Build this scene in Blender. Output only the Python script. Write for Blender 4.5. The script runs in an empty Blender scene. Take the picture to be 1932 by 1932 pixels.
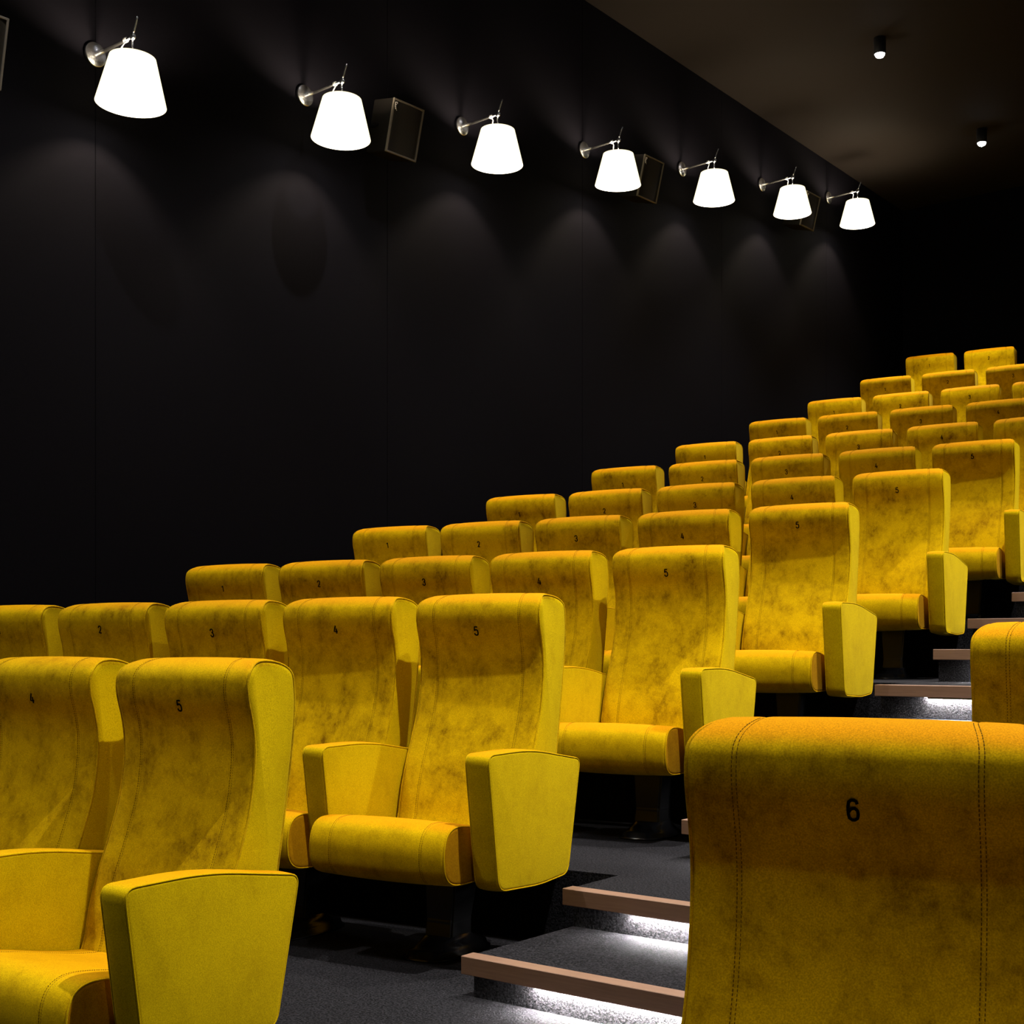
import bpy, bmesh, math, random
from mathutils import Vector, Matrix

random.seed(7)
S = bpy.context.scene
COL = bpy.context.scene.collection
PI = math.pi
EYE = 1.328                       # camera height above the lowest floor level

# ------------------------------------------------------------------ camera
cam = bpy.data.cameras.new('camera')
cam.sensor_width = 36.0
cam.lens = 36.0 * 2518.2 / 1932.0
cam.shift_y = (1223.2 - 966.0) / 1932.0
cam.clip_start = 0.05
cam_o = bpy.data.objects.new('camera', cam)
cam_o.location = (0, 0, EYE)
cam_o.rotation_euler = (PI / 2, 0, math.radians(38.179))
COL.objects.link(cam_o)
S.camera = cam_o

# ------------------------------------------------------------------ world and exposure
W = bpy.data.worlds.new('world')
S.world = W
W.use_nodes = True
W.node_tree.nodes['Background'].inputs[0].default_value = (0.0, 0.0, 0.0, 1)
W.node_tree.nodes['Background'].inputs[1].default_value = 0.0
S.view_settings.view_transform = 'Standard'
S.view_settings.look = 'None'
S.view_settings.gamma = 1.0
S.view_settings.use_curve_mapping = False
S.view_settings.exposure = 0.52

# light levels of the lamps the hall has
SPOT_W = 290.0         # each ceiling downlight along the wall
MID_W = 900.0          # each downlight along the middle of the hall
BULB_W = 36.0           # bulb inside each wall lamp
SHADE_E = 9.0          # glowing lamp shade
LED_E = 1300.0           # LED strips under the step edges
SPOT_COL = (1.0, 0.955, 0.89)
BULB_COL = (1.0, 0.80, 0.56)

# ------------------------------------------------------------------ layout (metres, camera above x=0 y=0)
WALL_X = -5.72
RIGHT_X = 6.5
BACK_Y = 14.25
FRONT_Y = -4.0
CEIL_Z = 4.83 + EYE
# aisle seat of each row: x, y, heading of the row, height of the sewn number relative to the camera
ROW = {0: (-2.772, 0.98, 0.07, -0.333),
       1: (-2.772, 2.159, 0.089, -0.143), 2: (-2.783, 3.356, 0.119, 0.062), 3: (-2.785, 4.536, 0.123, 0.291), 4: (-2.785, 5.691, 0.124, 0.558),
       5: (-2.787, 6.874, 0.125, 0.839), 6: (-2.787, 8.034, 0.125, 1.139), 7: (-2.787, 9.157, 0.125, 1.442), 8: (-2.787, 10.333, 0.125, 1.780),
       9: (-2.787, 11.430, 0.125, 2.110), 10: (-2.787, 12.572, 0.125, 2.485), 11: (-2.787, 13.709, 0.125, 2.900)}
NUM_H = 0.995
PITCH = 0.58
KURV = -0.015             # the rows are gently curved
def level(k): return ROW[k][3] - NUM_H + EYE
def half(k): return 0.5 * (level(k) + level(k + 1))
def seat_pos(k, n):
    X, Y, th, _ = ROW[k]
    s = (n - 5) * PITCH
    a = th + KURV * s
    return (X + (math.sin(a) - math.sin(th)) / KURV, Y - (math.cos(a) - math.cos(th)) / KURV, a)
def aisle_x(k): return -2.30
def half_y(k): return 2.705 + 1.130 * (k - 2)      # oak edge of the half step above row k
def full_y(k): return half_y(k) + 0.458            # oak edge of the next platform
AISLE_R = -1.13

# ------------------------------------------------------------------ helpers
def tag(o, label=None, cat=None, group=None, kind=None):
    if label: o['label'] = label
    if cat: o['category'] = cat
    if group: o['group'] = group
    if kind: o['kind'] = kind
    return o

def obj(name, me, mat=None, parent=None):
    o = bpy.data.objects.new(name, me)
    COL.objects.link(o)
    if mat is not None and me is not None and len(me.materials) == 0:
        me.materials.append(mat)
    if parent is not None: o.parent = parent
    return o

def empty(name, loc=(0, 0, 0), rz=0.0):
    o = bpy.data.objects.new(name, None)
    COL.objects.link(o)
    o.empty_display_size = 0.1
    o.location = loc
    o.rotation_euler = (0, 0, rz)
    return o

def mesh(name, V, F, smooth=False):
    me = bpy.data.meshes.new(name)
    me.from_pydata(V, [], F)
    me.update()
    bm = bmesh.new(); bm.from_mesh(me)
    bmesh.ops.recalc_face_normals(bm, faces=bm.faces)
    bm.to_mesh(me); bm.free()
    if smooth:
        for p in me.polygons: p.use_smooth = True
    return me

def box_mesh(name, x0, x1, y0, y1, z0, z1, bevel=0.0, seg=2):
    bm = bmesh.new()
    bmesh.ops.create_cube(bm, size=1.0)
    for v in bm.verts:
        v.co = Vector((x0 + (v.co.x + .5) * (x1 - x0), y0 + (v.co.y + .5) * (y1 - y0), z0 + (v.co.z + .5) * (z1 - z0)))
    if bevel > 0:
        bmesh.ops.bevel(bm, geom=bm.edges[:] + bm.verts[:], offset=bevel, segments=seg, affect='EDGES', profile=0.5)
    me = bpy.data.meshes.new(name); bm.to_mesh(me); bm.free()
    return me

def prism_mesh(name, pts, z0, z1):
    """vertical prism over a plan polygon"""
    n = len(pts)
    V = [(x, y, z0) for x, y in pts] + [(x, y, z1) for x, y in pts]
    F = [list(range(n))[::-1], [n + i for i in range(n)]]
    for i in range(n):
        j = (i + 1) % n
        F.append([i, j, n + j, n + i])
    return mesh(name, V, F)

def catmull(P, n, closed=True):
    out = []
    m = len(P)
    for i in range(m if closed else m - 1):
        p0, p1, p2, p3 = (P[(i + k - 1) % m] if closed else P[min(max(i + k - 1, 0), m - 1)] for k in range(4))
        for j in range(n):
            t = j / n
            q = []
            for a, b, c, d in zip(p0, p1, p2, p3):
                q.append(0.5 * ((2 * b) + (c - a) * t + (2 * a - 5 * b + 4 * c - d) * t * t + (3 * b - a - 3 * c + d) * t ** 3))
            out.append(tuple(q))
    if not closed: out.append(P[-1])
    return out

def rounded(P, r, n=4):
    """round the corners of a closed 2d polygon; r may be a list"""
    out = []
    m = len(P)
    for i in range(m):
        a, b, c = Vector(P[i - 1]), Vector(P[i]), Vector(P[(i + 1) % m])
        ri = r[i] if isinstance(r, (list, tuple)) else r
        u, v = (a - b).normalized(), (c - b).normalized()
        p0, p1 = b + u * ri, b + v * ri
        for k in range(n + 1):
            t = k / n
            out.append(tuple((1 - t) ** 2 * p0 + 2 * t * (1 - t) * b + t * t * p1))
    return out

def normals2(P):
    out = []
    m = len(P)
    area = sum(P[i][0] * P[(i + 1) % m][1] - P[(i + 1) % m][0] * P[i][1] for i in range(m))
    sg = 1.0 if area > 0 else -1.0
    for i in range(m):
        a, b = Vector(P[i - 1]), Vector(P[(i + 1) % m])
        t = (b - a).normalized()
        out.append((sg * t.y, -sg * t.x))
    return out

def narrow(z, w, top):
    """rounded upper corners: relative half width at height z"""
    if not top: return 1.0
    zt, R = top
    d = max(0.0, min(z - (zt - R), R))
    return (w - (R - math.sqrt(R * R - d * d))) / w

def sweep(name, P, w, r, grooves=(), crown=0.0, cols=8, gd=0.0022, top=None):
    """upholstered body: side outline P in (y, z), swept over x in [-w, w]; rounded rims, sewn grooves, closed ends"""
    N = normals2(P)
    xs = []
    for k in range(6):
        a = (PI / 2) * k / 5
        xs.append((-w + r - r * math.cos(a), r - r * math.sin(a)))
    inner = []
    for k in range(1, cols):
        inner.append(-w + r + (2 * w - 2 * r) * k / cols)
    for g in grooves:
        for d in (-0.012, -0.005, 0.0, 0.005, 0.012):
            inner.append(g + d)
    inner = sorted(inner)
    for x in inner: xs.append((x, 0.0))
    for k in range(6):
        a = (PI / 2) * (1 - k / 5)
        xs.append((w - r + r * math.cos(a), r - r * math.sin(a)))
    V, F = [], []
    m = len(P)
    for x, ins in xs:
        off = -ins
        for g in grooves:
            off -= gd * math.exp(-((x - g) / 0.004) ** 2)
        off += crown * (1 - (x / w) ** 2)
        for (y, z), (ny, nz) in zip(P, N):
            V.append((x * narrow(z, w, top), y + ny * off, z + nz * off))
    for i in range(len(xs) - 1):
        for j in range(m):
            k = (j + 1) % m
            F.append([i * m + j, i * m + k, (i + 1) * m + k, (i + 1) * m + j])
    last = (len(xs) - 1) * m
    F.append([j for j in range(m)][::-1]); F.append([last + j for j in range(m)])
    me = mesh(name, V, F, True)
    for p in me.polygons:                 # end panels carry their own material
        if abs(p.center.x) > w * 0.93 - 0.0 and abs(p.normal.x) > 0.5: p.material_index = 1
    return me

def tube_data(path, rad, sides=8, closed=False, V=None, F=None):
    V = [] if V is None else V
    F = [] if F is None else F
    base = len(V)
    n = len(path)
    prev = None
    for i, p in enumerate(path):
        p = Vector(p)
        if closed: t = (Vector(path[(i + 1) % n]) - Vector(path[i - 1])).normalized()
        else: t = (Vector(path[min(i + 1, n - 1)]) - Vector(path[max(i - 1, 0)])).normalized()
        if prev is None:
            up = Vector((0, 0, 1)) if abs(t.z) < 0.9 else Vector((1, 0, 0))
            a = t.cross(up).normalized()
        else:
            a = (prev - t * prev.dot(t)).normalized()
        prev = a
        b = t.cross(a)
        rr = rad[i] if isinstance(rad, (list, tuple)) else rad
        for k in range(sides):
            an = 2 * PI * k / sides
            V.append(tuple(p + a * (rr * math.cos(an)) + b * (rr * math.sin(an))))
    for i in range(n if closed else n - 1):
        i2 = (i + 1) % n
        for k in range(sides):
            k2 = (k + 1) % sides
            F.append([base + i * sides + k, base + i * sides + k2, base + i2 * sides + k2, base + i2 * sides + k])
    if not closed:
        F.append([base + k for k in range(sides)][::-1])
        F.append([base + (n - 1) * sides + k for k in range(sides)])
    return V, F

def tube(name, path, rad, sides=8, closed=False):
    V, F = tube_data(path, rad, sides, closed)
    return mesh(name, V, F, True)

def lathe(name, prof, sides=32, smooth=True, closed_ends=True):
    """prof: list of (r, z) revolved about z"""
    V, F = [], []
    n = len(prof)
    for r, z in prof:
        for k in range(sides):
            a = 2 * PI * k / sides
            V.append((r * math.cos(a), r * math.sin(a), z))
    for i in range(n - 1):
        for k in range(sides):
            k2 = (k + 1) % sides
            F.append([i * sides + k, i * sides + k2, (i + 1) * sides + k2, (i + 1) * sides + k])
    if closed_ends:
        F.append([k for k in range(sides)][::-1]); F.append([(n - 1) * sides + k for k in range(sides)])
    return mesh(name, V, F, smooth)

# ------------------------------------------------------------------ materials
def new_mat(name):
    m = bpy.data.materials.new(name)
    m.use_nodes = True
    nt = m.node_tree
    b = nt.nodes['Principled BSDF']
    return m, nt, b

def plain(name, col, rough=0.5, metal=0.0, spec=0.5, emit=None, es=0.0):
    m, nt, b = new_mat(name)
    b.inputs['Base Color'].default_value = (*col, 1)
    b.inputs['Roughness'].default_value = rough
    b.inputs['Metallic'].default_value = metal
    b.inputs['Specular IOR Level'].default_value = spec
    if emit:
        b.inputs['Emission Color'].default_value = (*emit, 1)
        b.inputs['Emission Strength'].default_value = es
    return m

def velvet(name, light, dark, amount, tint=(1.0, 0.76, 0.12), sheen=0.11, lo=0.43, hi=0.72):
    m, nt, b = new_mat(name)
    N, L = nt.nodes, nt.links
    tc = N.new('ShaderNodeTexCoord')
    oi = N.new('ShaderNodeObjectInfo')
    sc = N.new('ShaderNodeMath'); sc.operation = 'MULTIPLY'; sc.inputs[1].default_value = 37.0
    L.new(oi.outputs['Random'], sc.inputs[0])
    add = N.new('ShaderNodeVectorMath'); add.operation = 'ADD'
    L.new(tc.outputs['Object'], add.inputs[0]); L.new(sc.outputs[0], add.inputs[1])
    # brushed patches of the pile
    n1 = N.new('ShaderNodeTexNoise'); n1.inputs['Scale'].default_value = 6.5; n1.inputs['Detail'].default_value = 8.0
    n1.inputs['Roughness'].default_value = 0.74; n1.inputs['Distortion'].default_value = 0.15
    L.new(add.outputs[0], n1.inputs['Vector'])
    r1 = N.new('ShaderNodeMapRange'); r1.inputs[1].default_value = lo; r1.inputs[2].default_value = hi
    L.new(n1.outputs['Fac'], r1.inputs[0])
    # vertical streaks where hands stroked it
    mp = N.new('ShaderNodeMapping'); mp.inputs['Scale'].default_value = (32, 32, 16)
    L.new(add.outputs[0], mp.inputs[0])
    n2 = N.new('ShaderNodeTexNoise'); n2.inputs['Scale'].default_value = 1.0; n2.inputs['Detail'].default_value = 6.0; n2.inputs['Roughness'].default_value = 0.7
    L.new(mp.outputs[0], n2.inputs['Vector'])
    r2 = N.new('ShaderNodeMapRange'); r2.inputs[1].default_value = 0.42; r2.inputs[2].default_value = 0.70
    L.new(n2.outputs['Fac'], r2.inputs[0])
    mm = N.new('ShaderNodeMath'); mm.operation = 'MULTIPLY'
    L.new(r1.outputs[0], mm.inputs[0]); L.new(r2.outputs[0], mm.inputs[1])
    m2 = N.new('ShaderNodeMath'); m2.operation = 'MULTIPLY_ADD'; m2.inputs[1].default_value = 0.55
    L.new(r1.outputs[0], m2.inputs[0]); L.new(mm.outputs[0], m2.inputs[2])
    am = N.new('ShaderNodeMath'); am.operation = 'MULTIPLY'; am.inputs[1].default_value = amount; am.use_clamp = True
    L.new(m2.outputs[0], am.inputs[0])
    mx = N.new('ShaderNodeMix'); mx.data_type = 'RGBA'
    mx.inputs['A'].default_value = (*light, 1); mx.inputs['B'].default_value = (*dark, 1)
    L.new(am.outputs[0], mx.inputs['Factor'])
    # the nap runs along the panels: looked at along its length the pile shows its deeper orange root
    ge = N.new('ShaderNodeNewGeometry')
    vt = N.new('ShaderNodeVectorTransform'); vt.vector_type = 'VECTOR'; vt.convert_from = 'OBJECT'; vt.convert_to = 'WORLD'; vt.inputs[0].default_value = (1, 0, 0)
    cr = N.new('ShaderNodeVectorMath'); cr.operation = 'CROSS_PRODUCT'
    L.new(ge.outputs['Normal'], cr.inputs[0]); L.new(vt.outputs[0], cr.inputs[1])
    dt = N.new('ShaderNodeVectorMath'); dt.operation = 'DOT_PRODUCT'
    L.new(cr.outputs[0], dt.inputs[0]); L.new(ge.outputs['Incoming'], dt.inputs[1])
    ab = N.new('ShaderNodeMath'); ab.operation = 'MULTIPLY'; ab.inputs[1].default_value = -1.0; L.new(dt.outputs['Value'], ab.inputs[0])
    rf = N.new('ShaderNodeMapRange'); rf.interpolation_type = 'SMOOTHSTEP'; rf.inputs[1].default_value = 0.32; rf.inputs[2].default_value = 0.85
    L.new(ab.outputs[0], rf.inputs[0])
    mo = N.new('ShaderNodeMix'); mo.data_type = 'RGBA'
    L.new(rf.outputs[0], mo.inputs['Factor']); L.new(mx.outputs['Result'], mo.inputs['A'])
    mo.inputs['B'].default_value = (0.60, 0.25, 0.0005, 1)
    # pile grain
    n3 = N.new('ShaderNodeTexNoise'); n3.inputs['Scale'].default_value = 420.0; n3.inputs['Detail'].default_value = 2.0
    L.new(tc.outputs['Object'], n3.inputs['Vector'])
    r3 = N.new('ShaderNodeMapRange'); r3.inputs[1].default_value = 0.3; r3.inputs[2].default_value = 0.7; r3.inputs[3].default_value = 0.72; r3.inputs[4].default_value = 1.18
    L.new(n3.outputs['Fac'], r3.inputs[0])
    mg = N.new('ShaderNodeMix'); mg.data_type = 'RGBA'; mg.blend_type = 'MULTIPLY'; mg.inputs['Factor'].default_value = 1.0
    L.new(mo.outputs['Result'], mg.inputs['A']); L.new(r3.outputs[0], mg.inputs['B'])
    L.new(mg.outputs['Result'], b.inputs['Base Color'])
    b.inputs['Roughness'].default_value = 0.85
    b.inputs['Specular IOR Level'].default_value = 0.03
    b.inputs['Sheen Weight'].default_value = sheen
    b.inputs['Sheen Roughness'].default_value = 0.45
    b.inputs['Sheen Tint'].default_value = (*tint, 1)
    bp = N.new('ShaderNodeBump'); bp.inputs['Strength'].default_value = 0.25; bp.inputs['Distance'].default_value = 0.002
    n4 = N.new('ShaderNodeTexNoise'); n4.inputs['Scale'].default_value = 28.0; n4.inputs['Detail'].default_value = 5.0
    L.new(add.outputs[0], n4.inputs['Vector'])
    L.new(n4.outputs['Fac'], bp.inputs['Height'])
    L.new(bp.outputs[0], b.inputs['Normal'])
    return m

Y_LIGHT = (0.62, 0.395, 0.0012)
Y_DARK = (0.185, 0.094, 0.0006)
M_BACK = velvet('velvet_back', Y_LIGHT, Y_DARK, 1.0)
M_CUSH = velvet('velvet_cushion', Y_LIGHT, Y_DARK, 0.55)
M_ARM = velvet('velvet_arm', (0.60, 0.415, 0.0012), (0.34, 0.215, 0.001), 0.45)
M_SIDE = velvet('velvet_side_panel', (0.60, 0.415, 0.0012), (0.36, 0.225, 0.001), 0.4)
M_CEND = velvet('velvet_cushion_end', (0.40, 0.185, 0.001), (0.22, 0.085, 0.0005), 0.7)  # same velvet; nap and shade tone of the ends put into its colour
M_STITCH = plain('stitch_thread', (0.16, 0.085, 0.001), 0.9, 0, 0.1)
M_NUM = plain('number_print', (0.006, 0.003, 0.001), 0.9, 0, 0.05)
M_BLACKM = plain('black_metal', (0.004, 0.004, 0.0045), 0.28, 0.0, 0.5)
M_FOOT = plain('black_plastic', (0.006, 0.006, 0.007), 0.22, 0.0, 0.5)
M_CHROME = plain('brushed_aluminium', (0.80, 0.80, 0.82), 0.27, 1.0, 0.5)
M_CABLE = plain('white_cable', (0.75, 0.72, 0.66), 0.4)
M_SPK = plain('speaker_cabinet', (0.009, 0.008, 0.007), 0.45, 0, 0.4)
M_SPKRIM = plain('speaker_rim', (0.13, 0.115, 0.095), 0.4, 0, 0.5)
M_LOGO = plain('logo_print', (0.88, 0.84, 0.84), 0.5)
M_DLCASE = plain('downlight_case', (0.008, 0.009, 0.011), 0.5)

def carpet(name, a, b_, scale=170.0):
    m, nt, b = new_mat(name)
    N, L = nt.nodes, nt.links
    tc = N.new('ShaderNodeTexCoord')
    n = N.new('ShaderNodeTexNoise'); n.inputs['Scale'].default_value = scale; n.inputs['Detail'].default_value = 3.0; n.inputs['Roughness'].default_value = 0.7
    L.new(tc.outputs['Object'], n.inputs['Vector'])
    r = N.new('ShaderNodeMapRange'); r.inputs[1].default_value = 0.40; r.inputs[2].default_value = 0.64
    L.new(n.outputs['Fac'], r.inputs[0])
    mx = N.new('ShaderNodeMix'); mx.data_type = 'RGBA'
    mx.inputs['A'].default_value = (*a, 1); mx.inputs['B'].default_value = (*b_, 1)
    L.new(r.outputs[0], mx.inputs['Factor'])
    L.new(mx.outputs['Result'], b.inputs['Base Color'])
    b.inputs['Roughness'].default_value = 0.95
    b.inputs['Specular IOR Level'].default_value = 0.1
    bp = N.new('ShaderNodeBump'); bp.inputs['Strength'].default_value = 0.9; bp.inputs['Distance'].default_value = 0.004
    L.new(n.outputs['Fac'], bp.inputs['Height']); L.new(bp.outputs[0], b.inputs['Normal'])
    return m
M_CARPET = carpet('charcoal_carpet', (0.0018, 0.0018, 0.0022), (0.029, 0.0275, 0.032))

def wall_mat(name, col, var=0.35, scale=3.0, rough=0.85):
    m, nt, b = new_mat(name)
    N, L = nt.nodes, nt.links
    tc = N.new('ShaderNodeTexCoord')
    n = N.new('ShaderNodeTexNoise'); n.inputs['Scale'].default_value = 190.0; n.inputs['Detail'].default_value = 3.0
    L.new(tc.outputs['Object'], n.inputs['Vector'])
    r = N.new('ShaderNodeMapRange'); r.inputs[1].default_value = 0.3; r.inputs[2].default_value = 0.7; r.inputs[3].default_value = 1 - var; r.inputs[4].default_value = 1 + var
    L.new(n.outputs['Fac'], r.inputs[0])
    mx = N.new('ShaderNodeMix'); mx.data_type = 'RGBA'; mx.blend_type = 'MULTIPLY'; mx.inputs['Factor'].default_value = 1.0
    mx.inputs['A'].default_value = (*col, 1)
    L.new(r.outputs[0], mx.inputs['B'])
    L.new(mx.outputs['Result'], b.inputs['Base Color'])
    b.inputs['Roughness'].default_value = rough
    b.inputs['Specular IOR Level'].default_value = 0.03
    return m
M_WALL = wall_mat('black_wall_fabric', (0.0035, 0.0033, 0.0051))
M_CEIL = wall_mat('black_ceiling', (0.0175, 0.0145, 0.0125), 0.15)

def oak():
    m, nt, b = new_mat('oak')
    N, L = nt.nodes, nt.links
    tc = N.new('ShaderNodeTexCoord')
    mp = N.new('ShaderNodeMapping'); mp.inputs['Scale'].default_value = (3.0, 60, 60)
    L.new(tc.outputs['Object'], mp.inputs[0])
    n = N.new('ShaderNodeTexNoise'); n.inputs['Scale'].default_value = 3.0; n.inputs['Detail'].default_value = 5.0
    L.new(mp.outputs[0], n.inputs['Vector'])
    mx = N.new('ShaderNodeMix'); mx.data_type = 'RGBA'
    mx.inputs['A'].default_value = (0.17, 0.092, 0.056, 1); mx.inputs['B'].default_value = (0.30, 0.172, 0.112, 1)
    L.new(n.outputs['Fac'], mx.inputs['Factor'])
    L.new(mx.outputs['Result'], b.inputs['Base Color'])
    b.inputs['Roughness'].default_value = 0.5
    return m
M_OAK = oak()

def emitter(name, col, strength):
    m = bpy.data.materials.new(name); m.use_nodes = True
    nt = m.node_tree
    for n in list(nt.nodes): nt.nodes.remove(n)
    e = nt.nodes.new('ShaderNodeEmission'); o = nt.nodes.new('ShaderNodeOutputMaterial')
    e.inputs[0].default_value = (*col, 1); e.inputs[1].default_value = strength
    nt.links.new(e.outputs[0], o.inputs[0])
    return m
M_SHADE = emitter('glowing_lamp_shade', (1.0, 0.90, 0.72), SHADE_E)
M_SHADE_OUT = emitter('lamp_shade_outside', (1.0, 0.88, 0.52), 1.35)
M_LED = emitter('led_strip', (1.0, 0.97, 0.93), LED_E)
M_DLGLOW = emitter('downlight_lens', (0.95, 0.97, 1.0), 60.0)

def grille():
    m, nt, b = new_mat('speaker_grille')
    N, L = nt.nodes, nt.links
    tc = N.new('ShaderNodeTexCoord')
    v = N.new('ShaderNodeTexVoronoi'); v.inputs['Scale'].default_value = 150.0; v.inputs['Randomness'].default_value = 0.0
    L.new(tc.outputs['Object'], v.inputs['Vector'])
    r = N.new('ShaderNodeMapRange'); r.inputs[1].default_value = 0.3; r.inputs[2].default_value = 0.5
    L.new(v.outputs['Distance'], r.inputs[0])
    mx = N.new('ShaderNodeMix'); mx.data_type = 'RGBA'
    mx.inputs['A'].default_value = (0.004, 0.004, 0.004, 1); mx.inputs['B'].default_value = (0.03, 0.026, 0.02, 1)
    L.new(r.outputs[0], mx.inputs['Factor'])
    L.new(mx.outputs['Result'], b.inputs['Base Color'])
    b.inputs['Roughness'].default_value = 0.38
    b.inputs['Metallic'].default_value = 0.3
    return m
M_GRILLE = grille()

# ------------------------------------------------------------------ the setting
def struct(name, me, mat):
    o = obj(name, me, mat); o['kind'] = 'structure'; return o

fl = struct('floor', box_mesh('floor', WALL_X, RIGHT_X, FRONT_Y, BACK_Y, level(0) - 0.2, level(0)), M_CARPET)
tag(fl, 'charcoal carpeted stepped floor under the seat rows', 'floor')

def front_line(k):
    """front edge of platform k (plan), running behind the seat backs of row k-1"""
    pts = []
    for n in (0.15, 1, 2, 3, 4, 5, 5.7):
        x, y, a = seat_pos(k - 1, n)
        pts.append((x - math.sin(a) * 0.055, y + math.cos(a) * 0.055))
    pts[0] = (WALL_X, pts[0][1])
    pts[-1] = (aisle_x(k - 1), pts[-1][1])
    return pts
for k in range(1, 12):
    fp = front_line(k)
    ya = full_y(k - 1) + 0.04            # aisle front, behind the oak edge
    ax = aisle_x(k - 1)
    pts = fp + [(ax + 0.012, ya), (AISLE_R, ya), (AISLE_R, BACK_Y), (WALL_X, BACK_Y)]
    o = obj('platform', prism_mesh('platform', pts, level(k - 1), level(k)), M_CARPET, fl)
    # half step in the aisle, between platform k-1 and platform k
    yh = half_y(k - 1) + 0.04
    o = obj('half_step', box_mesh('half_step', ax + 0.012, AISLE_R, yh, ya, level(k - 1), half(k - 1)), M_CARPET, fl)
# right-hand block stands on the half levels
SEAT6 = (-0.752, 1.706, 0.20, -0.218)
SEAT6B = (-0.745, 2.86, 0.19, -0.061)
zr = level(0)
for k in range(0, 11):
    z1 = EYE + (SEAT6[3], SEAT6B[3])[k] - NUM_H if k < 2 else half(k)
    obj('platform', box_mesh('platform', AISLE_R, RIGHT_X, half_y(k) + 0.24, BACK_Y, zr, z1), M_CARPET, fl)
    zr = z1

wl = struct('wall_left', box_mesh('wall_left', WALL_X - 0.2, WALL_X - 0.018, FRONT_Y, BACK_Y, level(0) - 0.2, CEIL_Z), M_WALL)
tag(wl, 'tall black fabric wall carrying the row of wall lamps', 'wall')
seam0, seamd = 3.93, 2.095
ys = [FRONT_Y] + [seam0 + seamd * i for i in range(-3, 6)] + [BACK_Y]
for i in range(len(ys) - 1):
    if ys[i + 1] - ys[i] < 0.05: continue
    obj('wall_panel', box_mesh('wall_panel', WALL_X - 0.018, WALL_X, ys[i] + 0.0012, ys[i + 1] - 0.0012, level(0), CEIL_Z, 0.0015, 1), M_WALL, wl)
struct('wall_back', box_mesh('wall_back', WALL_X - 0.2, RIGHT_X + 0.2, BACK_Y, BACK_Y + 0.2, level(0) - 0.2, CEIL_Z), M_WALL)
struct('wall_right', box_mesh('wall_right', RIGHT_X, RIGHT_X + 0.2, FRONT_Y, BACK_Y, level(0) - 0.2, CEIL_Z), M_WALL)
struct('wall_front', box_mesh('wall_front', WALL_X - 0.2, RIGHT_X + 0.2, FRONT_Y - 0.2, FRONT_Y, level(0) - 0.2, CEIL_Z), M_WALL)
ce = struct('ceiling', box_mesh('ceiling', WALL_X - 0.2, RIGHT_X + 0.2, FRONT_Y - 0.2, BACK_Y + 0.2, CEIL_Z, CEIL_Z + 0.2), M_CEIL)

# oak step edges with LED strips beneath
ORD = ['lowest', 'second lowest', 'third', 'fourth', 'fifth', 'sixth', 'seventh', 'eighth', 'ninth', 'tenth', 'eleventh', 'twelfth', 'thirteenth', 'fourteenth']
ti = 0
for k in range(2, 9):                     # aisle between row k and row k+1
    for kind in (0, 1):
        ax = aisle_x(k)
        if kind == 0:
            z, y = half(k), half_y(k)
        else:
            z, y = level(k + 1), full_y(k)
        ti += 1
        o = struct('trim_%d' % ti, box_mesh('step_edge', ax, AISLE_R - 0.002, y, y + 0.052, z - 0.047, z + 0.0015, 0.0015, 1), M_OAK)
        tag(o, 'oak edge of the %s aisle step shown' % ORD[ti - 1], 'step edge')
        s = empty('led_strip', (0.5 * (ax + 0.22 + AISLE_R - 0.15), y + 0.033, z - 0.055))
        hl = 0.5 * (AISLE_R - 0.15 - ax - 0.22)
        obj('diode_tape', box_mesh('diode_tape', -hl, hl, -.0025, .0055, .0015, .0078), M_LED, s)
        obj('spill_lip', box_mesh('spill_lip', -hl, hl, -.0055, -.0027, 0.0, .0078), M_BLACKM, s)  # lip added to stop the tape shining forward and up
        tag(s, 'white light strip under the %s oak step edge' % ORD[ti - 1], 'light strip', 'light strips under the aisle steps')

# ------------------------------------------------------------------ seat parts (local: x right, y back, z up, number at y=0)
BACK_P = [(-.118, .33), (-.112, .40), (-.096, .48), (-.072, .555), (-.036, .645), (-.004, .735), (.012, .82), (.016, .89), (.008, .95),
          (-.008, 1.01), (-.011, 1.05), (.000, 1.081), (.030, 1.102), (.075, 1.111), (.125, 1.105), (.156, 1.080), (.166, 1.036), (.166, .96), (.146, .81), (.105, .58), (.07, .42), (.045, .33)]
BACK_L = catmull(BACK_P, 4)
W_BACK = 0.241
SEAM = 0.165
ME_BACK = sweep('backrest', BACK_L, W_BACK, 0.018, (-SEAM, SEAM), 0.004, 10, top=(1.115, 0.045))
CUSH_P = [(-.09, .355), (-.18, .370), (-.28, .390), (-.38, .412), (-.46, .424), (-.505, .421), (-.535, .403), (-.551, .368), (-.554, .325), (-.545, .285), (-.518, .260), (-.47, .250), (-.38, .250), (-.22, .258), (-.10, .27), (-.075, .31)]
CUSH_L = catmull(CUSH_P, 4)
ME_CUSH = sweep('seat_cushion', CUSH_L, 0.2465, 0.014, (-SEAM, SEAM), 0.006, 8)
ARM_P = rounded([(-.490, .632), (-.25, .634), (.056, .586), (-.024, .232), (-.20, .222), (-.432, .236)], [.035, .10, .03, .035, .05, .04], 5)
ME_ARM = sweep('armrest', ARM_P, 0.041, 0.010, (), 0.003, 4)

ME_BACK.materials.append(M_BACK); ME_BACK.materials.append(M_SIDE)
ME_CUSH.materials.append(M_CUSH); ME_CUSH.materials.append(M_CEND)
ME_ARM.materials.append(M_ARM); ME_ARM.materials.append(M_ARM)

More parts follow.
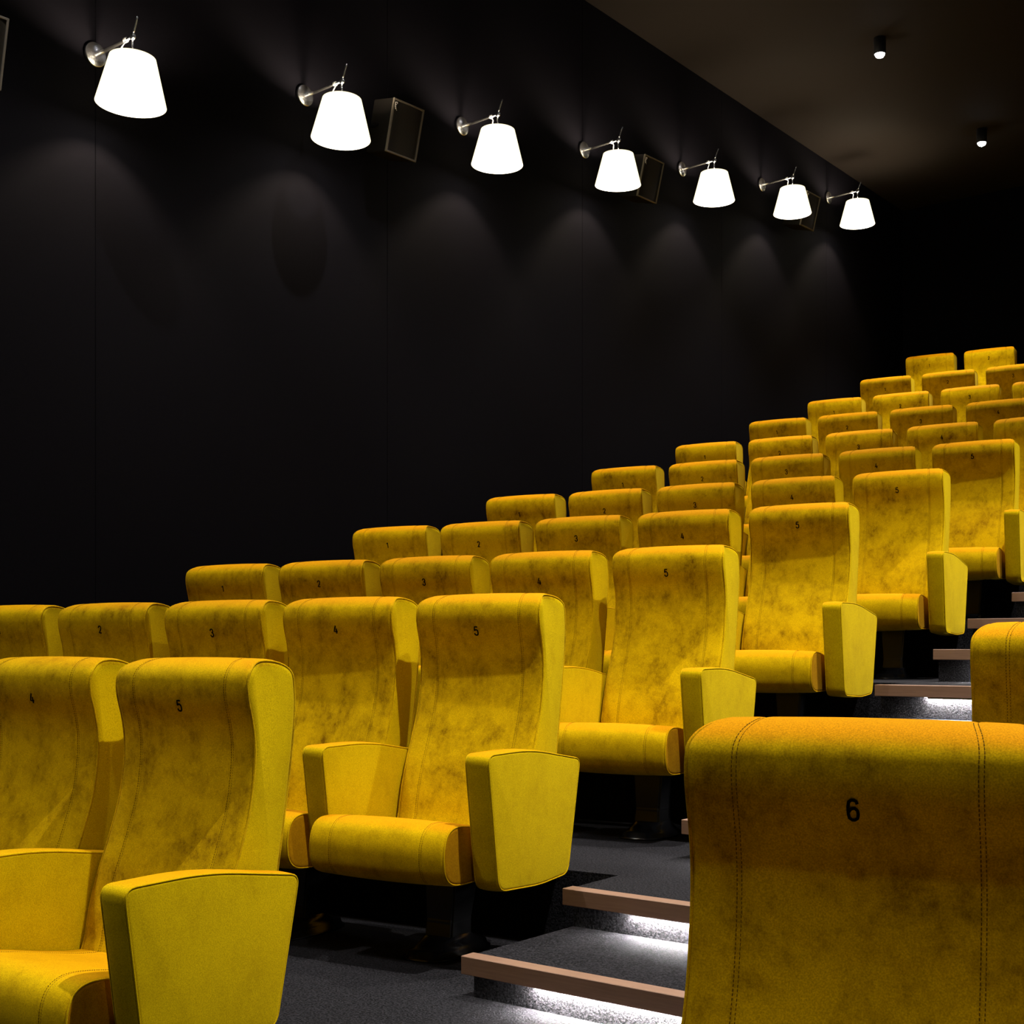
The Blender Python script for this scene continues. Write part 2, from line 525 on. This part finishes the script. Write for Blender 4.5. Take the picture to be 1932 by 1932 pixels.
def surf_y(z):
    """front surface of the backrest at height z"""
    best = None
    m = len(BACK_L)
    for i in range(m):
        (y0, z0), (y1, z1) = BACK_L[i], BACK_L[(i + 1) % m]
        if min(z0, z1) <= z <= max(z0, z1) and abs(z1 - z0) > 1e-9:
            t = (z - z0) / (z1 - z0)
            y = y0 + t * (y1 - y0)
            if best is None or y < best: best = y
    return best

def rim(P, x, ins, w=1.0, top=None):
    N = normals2(P)
    return [(x * narrow(z, w, top), y - ny * ins, z - nz * ins) for (y, z), (ny, nz) in zip(P, N)]
ME_BPIPE = {s: tube('piping', rim(BACK_L, s * (W_BACK - 0.0035), 0.0050, W_BACK, (1.115, 0.045)), 0.0028, 6, True) for s in (-1, 1)}
ME_APIPE = {s: tube('piping', rim(ARM_P, s * (0.041 - 0.0022), 0.0020), 0.0024, 6, True) for s in (-1, 1)}
ME_CPIPE = {s: tube('piping', rim(CUSH_L, s * (0.2465 - 0.003), 0.0040), 0.0025, 6, True) for s in (-1, 1)}

def stitches(P, i0, i1, crown, w, top=None):
    """two rows of thread dashes along each sewn seam"""
    V, F = [], []
    N = normals2(P)
    pts, acc = [], 0.0
    for s in (-SEAM, SEAM):
        for dx in (-0.0036, 0.0036):
            x = s + dx
            off = crown * (1 - (x / w) ** 2) + 0.0002 - 0.0022 * math.exp(-(dx / 0.004) ** 2)
            path = [Vector((x * narrow(P[i][1], w, top), P[i][0] + N[i][0] * off, P[i][1] + N[i][1] * off)) for i in range(i0, i1 + 1)]
            d, seg, pos = 0.0, 0, 0.0
            tot = sum((path[i + 1] - path[i]).length for i in range(len(path) - 1))
            def at(q):
                for i in range(len(path) - 1):
                    l = (path[i + 1] - path[i]).length
                    if q <= l: return path[i].lerp(path[i + 1], q / l), (path[i + 1] - path[i]).normalized()
                    q -= l
                return path[-1], (path[-1] - path[-2]).normalized()
            q = 0.004
            while q < tot - 0.006:
                p, t = at(q)
                e = p + t * 0.0038
                n = Vector((0, -t.z, t.y))
                if n.y > 0 and abs(n.y) > 0.3: n = -n
                if n.z < 0 and abs(n.z) > 0.7: n = -n
                b = len(V)
                for cpt in (p, e):
                    for sx in (-0.0009, 0.0009):
                        V.append(tuple(cpt + Vector((sx, 0, 0)) - n * 0.0004)); 
                    V.append(tuple(cpt + n * 0.0007))
                F += [[b, b + 2, b + 5, b + 3], [b + 2, b + 1, b + 4, b + 5], [b, b + 1, b + 2], [b + 3, b + 5, b + 4], [b, b + 3, b + 4, b + 1]]
                q += 0.0064
    return mesh('stitching', V, F)
ME_BSTITCH = stitches(BACK_L, 0, 4 * 13, 0.004, W_BACK, (1.115, 0.045))
ME_CSTITCH = stitches(CUSH_L, 0, 4 * 10, 0.006, 0.2465)

DIGITS = {
    1: [[(-.28, .30), (.05, .5), (.05, -.5)]],
    2: [[(-.30, .24), (-.26, .40), (-.10, .5), (.10, .5), (.27, .40), (.30, .22), (.22, .02), (-.30, -.46), (.32, -.46)]],
    3: [[(-.30, .26), (-.24, .42), (-.08, .5), (.10, .5), (.26, .40), (.28, .22), (.20, .06), (-.04, .03), (.20, -.02), (.30, -.20), (.27, -.40), (.10, -.5), (-.10, -.5), (-.27, -.40), (-.31, -.24)]],
    4: [[(.05, .5), (-.33, -.24), (.35, -.24)], [(.14, .12), (.14, -.5)]],
    5: [[(.28, .46), (-.22, .46), (-.26, .02), (-.08, .12), (.10, .12), (.27, .0), (.30, -.20), (.26, -.40), (.10, -.5), (-.10, -.5), (-.26, -.41), (-.31, -.27)]],
    6: [[(.27, .30), (.22, .44), (.08, .5), (-.08, .5), (-.24, .40), (-.30, .16), (-.30, -.22), (-.25, -.41), (-.08, -.5), (.08, -.5), (.25, -.41), (.30, -.22), (.27, -.02), (.10, .09), (-.10, .06), (-.28, -.10)]],
}
NUM_T = 0.0275          # figure height
def number_mesh(n, dz):
    V, F = [], []
    for st in DIGITS[n]:
        pts = st
        P = []
        for i in range(len(pts) - 1):            # subdivide so that it follows the surface
            for j in range(2):
                t = j / 2
                P.append((pts[i][0] * (1 - t) + pts[i + 1][0] * t, pts[i][1] * (1 - t) + pts[i + 1][1] * t))
        P.append(pts[-1])
        hw = 0.0022
        b0 = len(V)
        for i, p in enumerate(P):
            a, c = P[max(i - 1, 0)], P[min(i + 1, len(P) - 1)]
            t = Vector((c[0] - a[0], c[1] - a[1])).normalized()
            for sgn in (-1, 1):
                x = p[0] * NUM_T * 0.80 - t.y * hw * sgn
                z = NUM_H + dz + p[1] * NUM_T + t.x * hw * sgn
                y = surf_y(z) - 0.004
                V.append((x, y - 0.0012, z)); V.append((x, y + 0.004, z))
        for i in range(len(P) - 1):
            a = b0 + 4 * i
            F += [[a, a + 2, a + 6, a + 4], [a + 2, a + 3, a + 7, a + 6], [a + 3, a + 1, a + 5, a + 7], [a + 1, a, a + 4, a + 5]]
        F += [[b0, b0 + 1, b0 + 3, b0 + 2], [b0 + 4 * (len(P) - 1) + q for q in (0, 2, 3, 1)]]
    return mesh('seat_number', V, F)

# pedestal
def pedestal_mesh():
    V, F = [], []
    for (y, z, hx, hy) in ((-.255, 0.012, .052, .060), (-.245, .10, .048, .055), (-.225, .27, .060, .070)):
        for sx, sy in ((-1, -1), (1, -1), (1, 1), (-1, 1)):
            V.append((.055 + sx * hx, y + sy * hy, z))
    for i in range(2):
        for k in range(4):
            k2 = (k + 1) % 4
            F.append([i * 4 + k, i * 4 + k2, i * 4 + 4 + k2, i * 4 + 4 + k])
    F += [[3, 2, 1, 0], [8, 9, 10, 11]]
    me = mesh('pedestal', V, F)
    bm = bmesh.new(); bm.from_mesh(me)
    bmesh.ops.bevel(bm, geom=[e for e in bm.edges], offset=0.006, segments=2, affect='EDGES')
    bm.to_mesh(me); bm.free()
    return me
ME_PED = pedestal_mesh()
def foot_mesh():
    """low two-tier plastic shoe with flared ends"""
    V, F = [], []
    rings = [(.095, .170, 0.0), (.095, .170, .006), (.086, .160, .010), (.083, .156, .018), (.072, .130, .024), (.063, .100, .040), (.058, .075, .056), (.0, .0, .058)]
    n = 28
    for hx, hy, z in rings:
        for k in range(n):
            a = 2 * PI * k / n
            ca, sa = math.cos(a), math.sin(a)
            e = 0.72
            x = hx * math.copysign(abs(ca) ** e, ca); y = hy * math.copysign(abs(sa) ** e, sa)
            V.append((x + .055, y - .255, z + (0.010 * (abs(y) / .17) ** 3 if 0.01 < z < .05 else 0)))
    for i in range(len(rings) - 1):
        for k in range(n):
            k2 = (k + 1) % n
            F.append([i * n + k, i * n + k2, (i + 1) * n + k2, (i + 1) * n + k])
    F.append([k for k in range(n)][::-1])
    return mesh('foot_cover', V, F, True)
ME_FOOT = foot_mesh()
ME_PAN = box_mesh('seat_pan', -.20, .20, -.46, .02, .245, .262, .004, 1)

# offsets of the sewn numbers (metres), they do not all sit at one height
NUM_DZ = {(1, 4): .004, (1, 5): -.003, (2, 1): .011, (2, 2): .011, (2, 3): -.005, (2, 4): .003, (2, 5): -.005, (3, 1): -.004, (3, 2): .006, (3, 4): -.011, (3, 5): .008, (4, 1): .009, (4, 2): -.007, (4, 4): -.013, (4, 5): .014,
          (5, 1): -.009, (5, 2): -.016, (5, 3): -.011, (5, 5): .005, (6, 1): -.013, (6, 2): -.009, (6, 5): .016, (7, 2): -.010, (7, 3): -.007, (7, 4): .014, (8, 2): -.008, (8, 3): -.006, (8, 4): .013,
          (9, 1): -.013, (9, 2): -.008, (9, 3): .016, (10, 1): -.010, (10, 2): .004, (10, 3): .005, (11, 1): -.007, (11, 2): .007}

def make_seat(loc, rz, n, label, group, dz=0.0, left_arm=False):
    t = empty('cinema_seat', loc, rz)
    tag(t, label, 'seat', group)
    b = obj('backrest', ME_BACK, M_BACK, t)
    for s in (-1, 1): obj('piping', ME_BPIPE[s], M_BACK, b)
    obj('stitching', ME_BSTITCH, M_STITCH, b)['kind'] = 'stuff'
    if n:
        nn = obj('seat_number', number_mesh(n, dz), M_NUM, b)
        nn['label'] = 'dark seat number %d' % n
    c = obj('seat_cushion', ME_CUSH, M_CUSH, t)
    for s in (-1, 1): obj('piping', ME_CPIPE[s], M_CUSH, c)
    obj('stitching', ME_CSTITCH, M_STITCH, c)['kind'] = 'stuff'
    for s in ((-1, 1) if left_arm else (1,)):
        a = obj('armrest', ME_ARM, M_ARM, t)
        a.location = (s * PITCH / 2 + (0.022 if n == 5 and s > 0 else -0.002), 0, 0)
        for q in (-1, 1): obj('piping', ME_APIPE[q], M_ARM, a)
    obj('seat_pan', ME_PAN, M_BLACKM, t)
    obj('pedestal', ME_PED, M_BLACKM, t)
    obj('foot_cover', ME_FOOT, M_FOOT, t)
    return t

ROWS = {1: (4, 5), 2: (1, 2, 3, 4, 5), 3: (1, 2, 3, 4, 5), 4: (1, 2, 3, 4, 5), 5: (1, 2, 3, 4, 5), 6: (1, 2, 3, 4, 5), 7: (1, 2, 3, 4, 5), 8: (1, 2, 3, 4), 9: (1, 2, 3, 4), 10: (1, 2, 3), 11: (1, 2, 3)}
ROWNAME = {1: 'front row', 2: 'second row', 3: 'third row', 4: 'fourth row', 5: 'fifth row', 6: 'sixth row',
           7: 'fifth row from the back', 8: 'fourth row from the back', 9: 'third row from the back', 10: 'row before the back row', 11: 'back row'}
PLACE = {1: 'wall-end yellow velvet seat marked 1', 2: 'second yellow velvet seat from the wall marked 2', 3: 'middle yellow velvet seat marked 3', 4: 'second yellow velvet seat from the aisle marked 4', 5: 'aisle-end yellow velvet seat marked 5'}
for k, ns in ROWS.items():
    for n in ns:
        x, y, a = seat_pos(k, n)
        cut = (k, n) in ((7, 5), (9, 4), (11, 3))
        if cut: lab = 'yellow seat cut off by the right picture edge in the %s' % ROWNAME[k]
        else: lab = '%s in the %s' % (PLACE[n], ROWNAME[k])
        make_seat((x, y, level(k)), a, n, lab, 'yellow cinema seats left of the aisle', NUM_DZ.get((k, n), 0.0), n == ns[0])

# right of the aisle
for (x, y, a, z), lab in ((SEAT6, 'large yellow velvet seat marked 6 right of the aisle, nearest the camera'), (SEAT6B, 'yellow velvet seat right of the aisle, behind the large seat marked 6')):
    make_seat((x, y, EYE + z - NUM_H), a, 6, lab, 'yellow cinema seats right of the aisle', 0.0, True)

# ------------------------------------------------------------------ wall lamps
def z_disc(name, r, t, bev):
    return lathe(name, [(r - bev, 0), (r, bev), (r, t - bev), (r - bev, t)], 40)
ME_PLATE = lathe('wall_plate', [(.056, 0), (.060, .003), (.060, .018), (.057, .021), (.0, .0212)], 40)
SH_TOP, SH_BOT, SH_H = .110, .168, .223
def shade_mesh():
    V, F = [], []
    n = 48
    t = .003
    prof = [(SH_TOP, 0), (SH_BOT, -SH_H), (SH_BOT - t, -SH_H), (SH_TOP - t, 0)]
    for r, z in prof:
        for k in range(n):
            a = 2 * PI * k / n
            V.append((r * math.cos(a), r * math.sin(a), z))
    for i in range(4):
        i2 = (i + 1) % 4
        for k in range(n):
            k2 = (k + 1) % n
            F.append([i * n + k, i * n + k2, i2 * n + k2, i2 * n + k])
    me = mesh('lamp_shade', V, F, True)
    me.materials.append(M_SHADE_OUT); me.materials.append(M_SHADE)
    for p in me.polygons:
        c = p.center; nrm = p.normal
        p.material_index = 1 if (c.x * nrm.x + c.y * nrm.y) < 0 else 0
    return me
ME_SHADE = shade_mesh()
def spider_mesh():
    V, F = [], []
    for k in range(3):
        a = 2 * PI * k / 3 + .4
        tube_data([(0.018 * math.cos(a), .018 * math.sin(a), -.012), ((SH_TOP + .004) * math.cos(a), (SH_TOP + .004) * math.sin(a), -.018)], .002, 6, False, V, F)
    return mesh('shade_holder', V, F, True)
ME_SPIDER = spider_mesh()
OFF = 0.316
ME_LARM = tube('arm', [(.015, 0, 0), (.10, 0, .0), (.235, 0, .003), (OFF, 0, .004)], [.0105, .0100, .0085, .006], 12)
ME_JOINT = lathe('joint', [(.0, -.010), (.014, -.009), (.017, -.004), (.017, .004), (.014, .009), (.0, .010)], 20)
ME_CLIP = lathe('cable_clip', [(.008, -.010), (.0125, -.008), (.0125, .008), (.008, .010)], 14)
ME_LEVER = tube('lever', [(0, 0, .006), (.012, 0, .030), (.030, 0, .072), (.037, 0, .088)], [.0058, .005, .005, .0055], 10)
ME_STEM = tube('stem', [(0, 0, -.008), (0, 0, -.080)], .0042, 10)
ME_CAP = lathe('shade_cap', [(.006, -.070), (.020, -.078), (.027, -.090), (.027, -.118), (.018, -.125)], 24)
def cable_mesh(v):
    dy, sag = v
    return tube('cable', catmull([(OFF - .055, 0, -.006), (OFF - .045, dy * .5, -.020), (OFF - .052, dy, -.045 - sag), (OFF - .048, dy * .6, -.086), (OFF - .020, 0, -.100)], 5, False), .0033, 8)

LAMP_Y = [3.92 + 1.402 * i for i in range(7)]
LAMP_Z = [2.939 + 0.254 * i + EYE for i in range(7)]
TILT = [(-1.2, 2.2), (-1.8, 0.6), (-0.8, 0.8), (2.2, 2.4), (0.4, 1.0), (0.0, 0.4), (0.6, 0.8)]
CABLE = [(-.03, .010), (-.020, .004), (.012, -.008), (.014, -.010), (-.012, .008), (.010, -.008), (.010, -.004)]
LNAME = ['leftmost', 'second', 'third', 'fourth', 'fifth', 'sixth', 'rightmost and farthest']

def wall_lamp(x, y, z, side, tilt, cab, label, group):
    t = empty('wall_lamp', (x, y, z), 0.0 if side > 0 else PI)
    tag(t, label, 'wall lamp', group)
    p = obj('wall_plate', ME_PLATE, M_CHROME, t); p.rotation_euler = (0, PI / 2, 0)
    obj('arm', ME_LARM, M_CHROME, t)
    cl = obj('cable_clip', ME_CLIP, M_CABLE, t); cl.location = (OFF - .055, 0, .003); cl.rotation_euler = (0, PI / 2, 0)
    j = obj('joint', ME_JOINT, M_CHROME, t); j.location = (OFF, 0, .004); j.rotation_euler = (PI / 2, 0, 0)
    l = obj('lever', ME_LEVER, M_CHROME, t); l.location = (OFF, 0, .004)
    e = obj('stem', ME_STEM, M_CHROME, t); e.location = (OFF, 0, 0)
    c = obj('shade_cap', ME_CAP, M_CABLE, t); c.location = (OFF, 0, 0)
    obj('cable', cable_mesh(cab), M_CABLE, t)
    s = obj('lamp_shade', ME_SHADE, M_SHADE, t)
    s.location = (OFF, 0, -.099)
    s.rotation_euler = (math.radians(tilt[0]), math.radians(tilt[1]), 0)
    obj('shade_holder', ME_SPIDER, M_CHROME, s)
    li = bpy.data.lights.new('bulb_light', 'POINT')
    li.energy = BULB_W; li.color = BULB_COL; li.shadow_soft_size = 0.035
    lo = bpy.data.objects.new('bulb_light', li); COL.objects.link(lo)
    lo.parent = t; lo.location = (OFF, 0, -.145)
    return t
for i in range(7):
    wall_lamp(WALL_X, LAMP_Y[i], LAMP_Z[i], 1, TILT[i], CABLE[i], '%s lit white cone shade wall lamp on chrome arm on the black wall' % LNAME[i], 'lit wall lamps along the left wall')
for i in range(-2, 7):
    wall_lamp(RIGHT_X, 3.92 + 1.402 * i, 2.939 + 0.254 * max(i, -1) + EYE, -1, (0, 1), (.01, .0), 'lit wall lamp on the opposite wall, out of view, %s from the screen' % ('nearest', 'second', 'third', 'fourth', 'fifth', 'sixth', 'seventh', 'eighth', 'ninth')[i + 2], 'lit wall lamps along the right wall')

# ------------------------------------------------------------------ loudspeakers
SP_W, SP_H, SP_D = .25, .308, .20
ME_SPK = None
def cabinet_mesh():
    V = []
    for y, w in ((0.0, SP_W), (SP_D, SP_W * .80)):
        for sx, sz in ((-1, -1), (1, -1), (1, 1), (-1, 1)):
            V.append((sx * w / 2, y, sz * SP_H / 2))
    F = [[0, 1, 2, 3], [7, 6, 5, 4], [0, 4, 5, 1], [1, 5, 6, 2], [2, 6, 7, 3], [3, 7, 4, 0]]
    me = mesh('cabinet', V, F)
    bm = bmesh.new(); bm.from_mesh(me)
    bmesh.ops.bevel(bm, geom=bm.edges[:], offset=.005, segments=2, affect='EDGES')
    bm.to_mesh(me); bm.free()
    return me
ME_CAB = cabinet_mesh()
def frame_mesh():
    V, F = [], []
    o, i = (SP_W / 2, SP_H / 2), (SP_W / 2 - .011, SP_H / 2 - .011)
    for (hx, hz), y in ((o, .004), (o, -.010), (i, -.010), (i, .004)):
        for sx, sz in ((-1, -1), (1, -1), (1, 1), (-1, 1)):
            V.append((sx * hx, y, sz * hz))
    for r in range(4):
        r2 = (r + 1) % 4
        for k in range(4):
            k2 = (k + 1) % 4
            F.append([r * 4 + k, r * 4 + k2, r2 * 4 + k2, r2 * 4 + k])
    me = mesh('rim', V, F)
    bm = bmesh.new(); bm.from_mesh(me)
    bmesh.ops.bevel(bm, geom=bm.edges[:], offset=.0015, segments=1, affect='EDGES')
    bm.to_mesh(me); bm.free()
    return me
ME_RIM = frame_mesh()
def grille_mesh():
    V, F = [], []
    n = 10
    hx, hz = SP_W / 2 - .010, SP_H / 2 - .010
    for i in range(n + 1):
        u = -1 + 2 * i / n
        y = -.003 - .006 * (1 - u ** 4)
        V += [(u * hx, y, -hz), (u * hx, y, hz)]
    for i in range(n): F.append([2 * i, 2 * i + 2, 2 * i + 3, 2 * i + 1])
    b = len(V)
    V += [(-hx, .002, -hz), (hx, .002, -hz), (hx, .002, hz), (-hx, .002, hz)]
    F += [[b, b + 3, b + 2, b + 1]]
    return mesh('grille', V, F, True)
ME_GRILLE = grille_mesh()
def logo_mesh():
    """small white mark in the upper left corner of the grille (coordinates in mm from the corner)"""
    V, F = [], []
    strokes = [((14, 22), (17, 50), 5.0), ((14, 23), (29, 20), 5.0), ((28, 20), (29, 29), 4.5), ((18, 38), (24, 33), 4.0), ((20, 45), (21, 54), 4.5), ((18, 57), (27, 59), 4.0), ((30.5, 63), (31.5, 66), 2.6)]
    for (x0, z0), (x1, z1), w in strokes:
        d = Vector((x1 - x0, z1 - z0)).normalized()
        p = Vector((-d.y, d.x)) * w / 2
        b = len(V)
        for y in (-.0105, -.0085):
            for (x, z) in ((x0 + p.x, z0 + p.y), (x1 + p.x, z1 + p.y), (x1 - p.x, z1 - p.y), (x0 - p.x, z0 - p.y)):
                V.append((-SP_W / 2 + x / 1000, y, SP_H / 2 - z / 1000))
        F += [[b, b + 1, b + 2, b + 3], [b + 7, b + 6, b + 5, b + 4]]
        for k in range(4):
            k2 = (k + 1) % 4
            F.append([b + k, b + 4 + k, b + 4 + k2, b + k2])
    return mesh('logo', V, F)
ME_LOGO = logo_mesh()
def bracket_mesh():
    V, F = [], []
    tube_data([(-SP_W * .45, SP_D * .55, 0), (-SP_W * .47, SP_D * 1.1, -.02), (0, SP_D + .06, -.02), (SP_W * .47, SP_D * 1.1, -.02), (SP_W * .45, SP_D * .55, 0)], .009, 6, False, V, F)
    return mesh('bracket', V, F)
ME_BRK = bracket_mesh()
SNAME = ['black loudspeaker cut off by the left picture edge', 'black wall loudspeaker between the second and third lamps', 'black wall loudspeaker partly behind the fourth lamp', 'black wall loudspeaker mostly hidden behind the sixth lamp']
for i, (y, z) in enumerate(((3.145, 2.638), (5.888, 3.103), (8.631, 3.568), (11.374, 4.033))):
    t = empty('loudspeaker', (-5.45, y, z + EYE), 0.0)
    # front faces +x, tilted down
    t.rotation_euler = Matrix.Rotation(PI / 2 - 0.055, 4, 'Z').to_euler()
    t.rotation_euler = (Matrix.Rotation(PI / 2 - 0.055, 4, 'Z') @ Matrix.Rotation(0.245, 4, 'X')).to_euler()
    tag(t, SNAME[i], 'loudspeaker', 'loudspeakers on the left wall')
    obj('cabinet', ME_CAB, M_SPK, t)
    obj('rim', ME_RIM, M_SPKRIM, t)
    g = obj('grille', ME_GRILLE, M_GRILLE, t)
    lg = obj('logo', ME_LOGO, M_LOGO, g); lg['label'] = 'small white maker mark'
    obj('bracket', ME_BRK, M_BLACKM, t)

# ------------------------------------------------------------------ ceiling downlights
ME_DL = lathe('case', [(.040, 0), (.047, -.002), (.047, -.126), (.045, -.130), (.038, -.130), (.034, -.118), (.0, -.117)], 28)
ME_LENS = lathe('lens', [(.0, -.1172), (.033, -.1178), (.037, -.127), (.036, -.138), (.029, -.149), (.016, -.156), (.0, -.158)], 24, True, False)
def downlight(x, y, label, watt):
    t = empty('downlight', (x, y, CEIL_Z))
    tag(t, label, 'downlight', 'cylindrical ceiling downlights')
    obj('case', ME_DL, M_DLCASE, t)
    obj('lens', ME_LENS, M_DLGLOW, t)
    li = bpy.data.lights.new('spot', 'SPOT')
    li.energy = watt; li.color = SPOT_COL; li.spot_size = math.radians(88); li.spot_blend = 0.8; li.shadow_soft_size = 0.035
    lo = bpy.data.objects.new('spot', li); COL.objects.link(lo)
    lo.parent = t; lo.location = (0, 0, -.200)
for i, y in enumerate((12.46, 10.10, 7.74, 5.38, 3.02, 0.66, -1.70)):
    lab = ['lit black cylinder downlight farther away on the dark ceiling', 'lit black cylinder downlight nearer the camera on the dark ceiling'][i] if i < 2 else 'lit downlight above the left seats, out of view, %s from the screen' % ('', '', 'fifth', 'fourth', 'third', 'second', 'nearest')[i]
    downlight(-4.24, y, lab, SPOT_W)
for i, y in enumerate((99, 10.10, 7.74, 5.38, 3.02, 0.66)):
    if i: downlight(-0.5, y, 'lit downlight above the middle of the hall, out of view, %s from the screen' % ('sixth', 'fifth', 'fourth', 'third', 'second', 'nearest')[i], MID_W if y > 1 else MID_W * 0.2)
